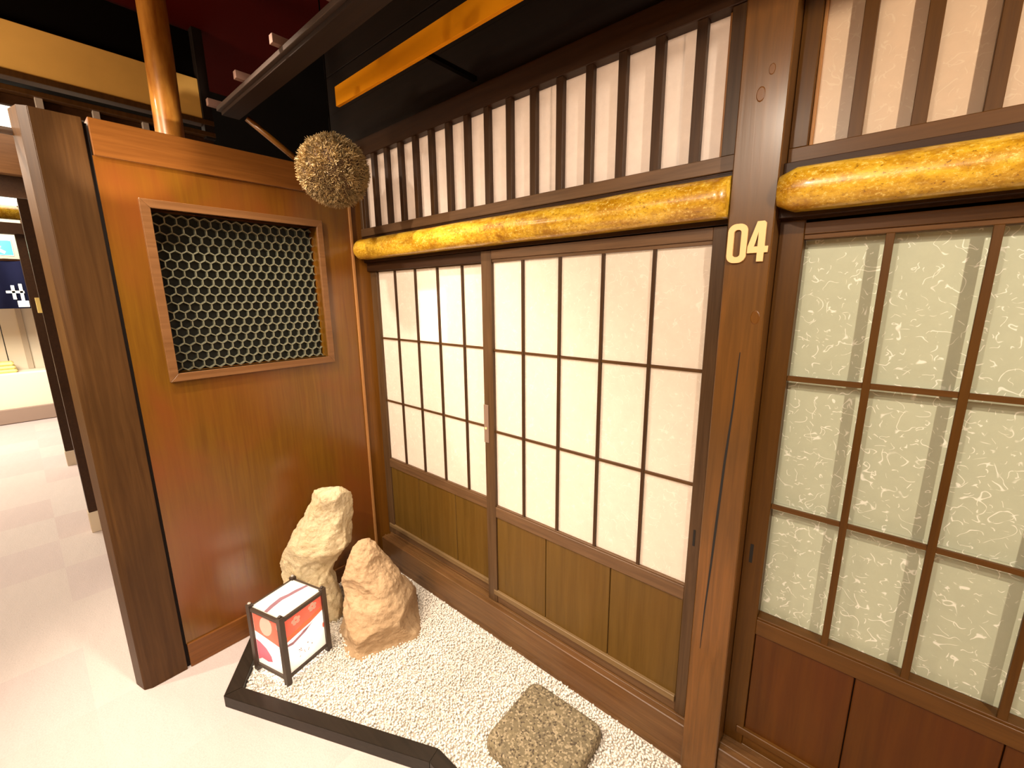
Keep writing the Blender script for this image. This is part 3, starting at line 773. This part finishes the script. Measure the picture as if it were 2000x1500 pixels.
for nm, p, q in (('shade_front', A, Cc), ('shade_left', A, B), ('shade_back', B, D), ('shade_side', Cc, D)):
    shades[nm] = bar_between('paper_side', p, q, H0 + 0.0062, H1 - 0.0062, 0.0006, M['lantern_paper'], ln)
top = prism('paper_top', [(v.x, v.y) for v in (A + ea * .004 + eb * .004, B - ea * .004 + eb * .004, D - ea * .004 - eb * .004, Cc + ea * .004 - eb * .004)], H1 + 0.0062, H1 + 0.0074, M['lantern_paper'], ln)
for p in (A, B, Cc, D):
    bm = bmesh.new(); bmesh.ops.create_uvsphere(bm, u_segments=12, v_segments=8, radius=0.0075)
    bmesh.ops.scale(bm, verts=bm.verts, vec=(1, 1, 0.7)); bmesh.ops.translate(bm, verts=bm.verts, vec=(p.x, p.y, HT + 0.004))
    obj('finial', bm, M['grey_metal'] if p in (B, D) else M['lantern_wood'], ln, smooth=True)
def print_mat(name, c):
    mt = washi(name, c, c, 0.45, 0.0, 0.6); return mt
P_red = print_mat('red_print', (0.90, 0.21, 0.15)); P_pink = print_mat('magenta_print', (0.85, 0.20, 0.28))
P_white = print_mat('white_flower_print', (0.95, 0.90, 0.80)); P_purple = print_mat('purple_brush_print', (0.34, 0.18, 0.22)); P_dark = print_mat('dark_print', (0.22, 0.16, 0.12)); P_or = print_mat('orange_print', (0.95, 0.45, 0.22))
Wd = (A - Cc).length
def decal(o_, ux, uz, pts, mat, name, parent, off, nrm):
    bm = bmesh.new()
    vs = [bm.verts.new(o_ + ux * a + uz * b + nrm * off) for a, b in pts]
    f = bm.faces.new(vs)
    return obj(name, bm, mat, parent)
def ell(cx, cy, rx, ry, rot=0, n=18):
    return [(cx + rx * math.cos(t) * math.cos(rot) - ry * math.sin(t) * math.sin(rot), cy + rx * math.cos(t) * math.sin(rot) + ry * math.sin(t) * math.cos(rot)) for t in [2 * PI * k / n for k in range(n)]]
# front face A -> Cc ; unit square (u 0..1, v 0..1)
Z = Vector((0, 0, 1)); Hh = H1 - H0 - 0.014
def face_setup(p, q):
    d = (q - p); n_ = Vector((d.y, -d.x, 0)).normalized()
    cen_ = (A + D) / 2
    if (((p + q) / 2) - cen_).dot(n_) < 0: n_ = -n_
    return p + Z * (H0 + 0.007), d, Z * Hh, n_
o_, ux, uz, n_ = face_setup(A, Cc)
pa = shades['shade_front']
decal(o_, ux, uz, [(.06, .98), (.95, .98), (.95, .70), (.62, .63), (.06, .58)], P_red, 'printed_band', pa, 0.0010, n_)
decal(o_, ux, uz, [(.06, .60), (.62, .66), (.95, .73), (.95, .78), (.6, .72), (.06, .66)], P_or, 'printed_band', pa, 0.0013, n_)
for cx, cy in ((.32, .87), (.72, .90)):
    for k in range(5):
        a = k * 2 * PI / 5 + .4
        decal(o_, ux, uz, ell(cx + .062 * math.cos(a), cy - .01 + .045 * math.sin(a), .045, .034), P_white, 'printed_petal', pa, 0.0016, n_)
decal(o_, ux, uz, [(.06, .50), (.20, .47), (.35, .50), (.5, .53), (.66, .60), (.72, .63), (.6, .60), (.45, .585), (.38, .56), (.2, .525), (.06, .54)], P_purple, 'printed_brush_stroke', pa, 0.0013, n_)
rr = random.Random(3)
for k in range(16):
    decal(o_, ux, uz, ell(.40 + rr.uniform(-.1, .22), .22 + rr.uniform(-.06, .10), rr.uniform(.008, .020), rr.uniform(.006, .013), rr.uniform(0, 3), 8), P_dark if k % 3 else P_red, 'printed_speck', pa, 0.0013 + .0001 * k, n_)
decal(o_, ux, uz, ell(.93, .40, .025, .05), P_red, 'printed_spot', pa, 0.0013, n_)
o_, ux, uz, n_ = face_setup(A, B)
pa = shades['shade_left']
decal(o_, ux, uz, [(.07, .98), (.93, .98), (.93, .62), (.5, .56), (.07, .50)], P_red, 'printed_band', pa, 0.0010, n_)
decal(o_, ux, uz, ell(.52, .80, .22, .17, -.5), P_white, 'printed_petal', pa, 0.0014, n_)
decal(o_, ux, uz, ell(.10, .88, .05, .08), P_white, 'printed_petal', pa, 0.0014, n_)
decal(o_, ux, uz, [(.93, .46), (.80, .44), (.60, .36), (.46, .24), (.44, .14), (.60, .10), (.80, .12), (.93, .06)], P_pink, 'printed_drop', pa, 0.0012, n_)
o_ = A + Z * (H1 + 0.0075)
ua = (B - A); ub = (Cc - A)
decal(o_, ua, ub, [(.46, .03), (.56, .03), (.62, .2), (.66, .45), (.60, .60), (.58, .75), (.50, .97), (.42, .97), (.47, .72), (.50, .55), (.53, .42), (.50, .2)], P_purple, 'printed_brush_stroke', top, 0.0006, Z)
lt = bpy.data.lights.new('lantern_bulb', 'POINT'); lt.energy = 2.2; lt.color = (1, 0.95, 0.9); lt.shadow_soft_size = 0.03
lo_ = bpy.data.objects.new('lantern_bulb', lt); COL.objects.link(lo_); lo_.parent = ln
lo_.location = Vector(((A + D) / 2).to_tuple()) + Vector((0, 0, 0.2)) - ln.location
# thin cord loop beside the lantern
cu = bpy.data.curves.new('power_cord', 'CURVE'); cu.dimensions = '3D'; cu.bevel_depth = 0.0012; cu.bevel_resolution = 2
sp = cu.splines.new('NURBS'); pts = [(0.330, -0.865, .060), (0.335, -0.885, .046), (0.350, -0.915, .044), (0.385, -0.925, .044), (0.410, -0.900, .044), (0.390, -0.872, .045), (0.360, -0.868, .046), (0.375, -0.885, .044), (0.43, -0.885, .044), (0.445, -0.862, .044)]
sp.points.add(len(pts) - 1)
for q, p in zip(sp.points, pts): q.co = (*p, 1)
sp.order_u = 4; sp.use_endpoint_u = True
tmpo = bpy.data.objects.new('tmp', cu); COL.objects.link(tmpo)
dg = bpy.context.evaluated_depsgraph_get(); me = bpy.data.meshes.new_from_object(tmpo.evaluated_get(dg)); bpy.data.objects.remove(tmpo)
me.materials.clear(); me.materials.append(M['grey_metal']); me.name = 'power_cord'
co = bpy.data.objects.new('power_cord', me); COL.objects.link(co)
tag(co, 'thin grey cord looped on the gravel under the lantern', 'cord')

# ------------------------------------------------------------------ cedar ball
BC = Vector((0.386, -0.348, 2.236)); BR = 0.150
cb = empty('cedar_ball', BC, 'round brown cedar twig ball hanging before the transom', 'ball')
bm = bmesh.new(); bmesh.ops.create_icosphere(bm, subdivisions=4, radius=BR * 0.90); bmesh.ops.translate(bm, verts=bm.verts, vec=BC)
obj('core', bm, M['twig_core'], cb, loc=BC, smooth=True)
N = 11000
dirs = rng.normal(size=(N, 3)); dirs /= np.linalg.norm(dirs, axis=1)[:, None]
jit = dirs + rng.normal(size=(N, 3)) * 0.75; jit /= np.linalg.norm(jit, axis=1)[:, None]
side = np.cross(jit, rng.normal(size=(N, 3))); side /= np.linalg.norm(side, axis=1)[:, None]
lump = np.array([0.010 * noise.noise(Vector(d) * 4.5) for d in dirs])
base = dirs * (BR * 0.875 + lump)[:, None]; L = rng.uniform(0.012, 0.026, N)[:, None]; Wt = rng.uniform(0.0014, 0.0034, N)[:, None]
tip = base + jit * L
lim = BR * (1 + 0.02 * rng.normal(size=N)) + lump; rad = np.linalg.norm(tip, axis=1)
tip = tip * np.minimum(1, lim / rad)[:, None]
up2 = np.cross(jit, side)
V = np.stack([base + side * Wt, base - side * Wt * .5 + up2 * Wt, base - side * Wt * .5 - up2 * Wt, tip + side * Wt * .5, tip - side * Wt * .3], 1)
F = np.array([[0, 1, 3], [1, 4, 3], [1, 2, 4], [2, 0, 3], [2, 3, 4]])[None] + (np.arange(N) * 5)[:, None, None]
np_mesh('twigs', V, F, M['twig'], None, None, 'stuff', False, cb)
tube('hanging_cord', BC + Vector((0, 0, BR * .8)), (BC.x, BC.y, 3.16), 0.003, 0.003, M['black'], cb, 8)

# ------------------------------------------------------------------ number 04 on the post
def curve_digit(name, splines, origin, scale, label):
    cu = bpy.data.curves.new(name, 'CURVE'); cu.dimensions = '2D'; cu.fill_mode = 'BOTH'; cu.extrude = 0.0035; cu.bevel_depth = 0.0006
    for pts in splines:
        s = cu.splines.new('POLY'); s.points.add(len(pts) - 1); s.use_cyclic_u = True
        for q, p in zip(s.points, pts): q.co = (p[0] * scale[0], p[1] * scale[1], 0, 1)
    o = bpy.data.objects.new('tmp', cu); COL.objects.link(o)
    dg = bpy.context.evaluated_depsgraph_get(); me = bpy.data.meshes.new_from_object(o.evaluated_get(dg)); bpy.data.objects.remove(o)
    me.transform(Matrix.Rotation(PI / 2, 4, 'X')); me.name = name
    me.materials.clear(); me.materials.append(M['number'])
    ob = bpy.data.objects.new(name, me); COL.objects.link(ob); ob.location = origin
    return tag(ob, label, 'number')
def rrect(x0, y0, x1, y1, r, n=6):
    out = []
    for cx, cy, a0 in ((x1 - r, y1 - r, 0), (x0 + r, y1 - r, PI / 2), (x0 + r, y0 + r, PI), (x1 - r, y0 + r, 3 * PI / 2)):
        out += [(cx + r * math.cos(a0 + PI / 2 * k / n), cy + r * math.sin(a0 + PI / 2 * k / n)) for k in range(n + 1)]
    return out
curve_digit('number_zero', [rrect(0, 0, .047, .100, .019), rrect(.0140, .0145, .0330, .0855, .008)[::-1]], (1.920, -0.0492, 1.783), (1, 1), 'pale wooden zero, the left numeral on the tall post')
four = [(.020, .1005), (.0365, .1005), (.0415, .096), (.0415, .0375), (.0505, .0375), (.0505, .0225), (.0415, .0225), (.0415, .0), (.0255, .0), (.0255, .0225), (.0, .0225), (.0, .0385)]
four_in = [(.0255, .0375), (.0255, .080), (.0145, .0375)]
curve_digit('number_four', [four, four_in], (1.9705, -0.0492, 1.784), (0.93, 1), 'pale wooden four, the right numeral on the tall post')

# ------------------------------------------------------------------ the hall beyond (seen past the partition end)
t = empty('wall_left', (-7.45, -2.0, 0), 'pale plaster wall at the far end of the hall', 'wall', kind='structure')
for k in range(6):
    box('wall_panel', (-7.45 + .004 * (k % 2), -4.6 + k * 0.78, 0), (-7.40 + .004 * (k % 2), -3.83 + k * 0.78, 3.3), M['far_cream'], t, 0.003)
for y in (-1.75, -1.28, -2.3):
    box('pilaster', (-7.40, y - .03, 0.7), (-7.37, y + .03, 2.3), M['base_stone'], t, 0.003)
tag(box('far_bench', (-7.38, -4.0, 0.0), (-6.95, -0.9, 0.70), M['far_cream'], None, 0.02), 'pale built-in bench along the far hall wall', 'bench')
tag(box('trim_5', (-6.95, -4.0, 0.0), (-6.88, -0.9, 0.20), M['step_grey'], None, 0.004), 'grey step edge before the far bench', 'step', kind='structure')
tl = empty('folded_towel', (-7.15, -1.48, 0.70), 'folded yellowish cloth lying on the far bench', 'cloth')
for k in range(3):
    box('fold', (-7.3, -1.75 + .02 * k, 0.70 + k * 0.05), (-7.0, -1.42 - .01 * k, 0.748 + k * 0.05), M['yellow_plate'], tl, 0.018)
# navy curtain with a white emblem
t = empty('noren_curtain', (-6.5, -1.6, 1.6), 'navy shop curtain with a pale emblem hanging in the far hall', 'curtain')
bm = bmesh.new(); nx = 60
V0 = []; V1 = []
for i in range(nx + 1):
    y = -2.6 + 1.45 * i / nx; x = -6.5 + 0.018 * math.sin(i * 0.55)
    V0.append(bm.verts.new((x, y, 1.60))); V1.append(bm.verts.new((x * 1.0, y, 2.215)))
for i in range(nx): bm.faces.new((V0[i], V0[i + 1], V1[i + 1], V1[i]))
bmesh.ops.solidify(bm, geom=list(bm.faces), thickness=0.006)
obj('cloth', bm, M['navy'], t, smooth=True)
tube('curtain_rod', (-6.5, -2.7, 2.225), (-6.5, -1.05, 2.225), 0.016, 0.016, M['header'], t, 12)
for a, b, c0, c1 in ((-1.35, -1.19, 1.80, 1.83), (-1.30, -1.27, 1.72, 1.90), (-1.23, -1.20, 1.70, 1.92), (-1.27, -1.17, 1.62, 1.70)):
    box('emblem_stroke', (-6.472, a, c0), (-6.468, b, c1), M['white_print'], t, 0)
for y, x in ((-1.05, -6.5), (-2.7, -6.5)):
    box('rod_post', (x - .03, y - .03, 0), (x + .03, y + .03, 3.3), M['end_post'], t, 0.002)
t = empty('exit_sign', (-6.4, -1.45, 2.35), 'glowing green emergency exit sign with a white running figure', 'sign')
box('housing', (-6.46, -1.80, 2.27), (-6.40, -1.20, 2.47), M['grey_metal'], t, 0.004)
box('lit_face', (-6.399, -1.79, 2.28), (-6.394, -1.21, 2.46), M['exit_green'], t, 0)
box('white_arrow', (-6.3935, -1.74, 2.35), (-6.391, -1.60, 2.385), M['exit_white'], t, 0)
def fig(pts, nm):
    bm = bmesh.new(); vs = [bm.verts.new((-6.392, y, z)) for y, z in pts]; bm.faces.new(vs); obj(nm, bm, M['exit_white'], t)
fig([(-1.36 + .018 * math.cos(a * PI / 6), 2.437 + .018 * math.sin(a * PI / 6)) for a in range(12)], 'figure_head')
fig([(-1.40, 2.415), (-1.36, 2.42), (-1.33, 2.37), (-1.355, 2.355)], 'figure_body')
fig([(-1.36, 2.41), (-1.30, 2.385), (-1.305, 2.37), (-1.365, 2.39)], 'figure_arm')
fig([(-1.40, 2.415), (-1.45, 2.37), (-1.435, 2.36), (-1.385, 2.395)], 'figure_arm')
fig([(-1.355, 2.365), (-1.33, 2.37), (-1.27, 2.32), (-1.285, 2.295), (-1.345, 2.335)], 'figure_leg')
fig([(-1.355, 2.365), (-1.335, 2.35), (-1.39, 2.295), (-1.46, 2.30), (-1.455, 2.32), (-1.40, 2.32)], 'figure_leg')
# overhead beams of the far hall
for (x, y0, y1, z0, z1, mm, lb) in ((-4.0, -4.5, -0.9, 2.84, 3.18, 'frame_wood', 'wide tan board hanging high across the far hall'), (-4.1, -4.5, -0.9, 2.65, 2.84, 'header', 'dark brown beam under the tan board of the far hall'),
                                   (-4.0, -4.5, -0.9, 2.31, 2.41, 'header', 'dark timber beam just above the exit sign')):
    tag(box('cross_beam', (x - .05, y0, z0), (x + .05, y1, z1), M[mm], None, 0.003), lb, 'beam')
tag(box('strip_lamp', (-4.03, -3.5, 2.575), (-3.99, -0.95, 2.635), emit('strip_lamp_light', (1.0, 0.9, 0.8), 2.5), None, 0.003), 'bright white strip lamp across the far hall', 'lamp')
tag(tube('log_rail', (-4.0, -4.4, 2.50), (-4.0, -0.9, 2.50), 0.058, 0.058, M['log'], None, 20), 'yellow round log rail across the far hall', 'log rail')
# end posts of the next booths along the aisle
for x, lb in ((-2.0, 'dark booth post next behind the partition end, with pale foot'), (-4.0, 'dark booth post farther down the aisle, with pale foot')):
    t = empty('booth_post', (x, -1.13, 0), lb, 'post')
    box('shaft', (x - .08, -1.216, 0.16), (x, -1.05, 2.34), M['header'], t, 0.002)
    box('foot', (x - .085, -1.221, 0), (x + .004, -1.045, 0.16), M['base_stone'], t, 0.003)
pl_ = box('yellow_tag', (-2.08, -1.236, 1.62), (-2.0, -1.2165, 1.72), M['yellow_plate'], None, 0.001)
tag(pl_, 'small yellow plate on the booth post behind the partition end', 'tag')
cp = box('ceiling_glow_panel', (-3.95, -2.6, 3.24), (-3.02, -0.95, 3.29), emit('warm_ceiling_glow', (1.0, 0.86, 0.66), 2.2), None, 0.004)  # glowing panel put in for the bright wall and ceiling beyond
tag(cp, 'added glowing panel standing in for the bright ceiling beyond the partition top', 'lamp')
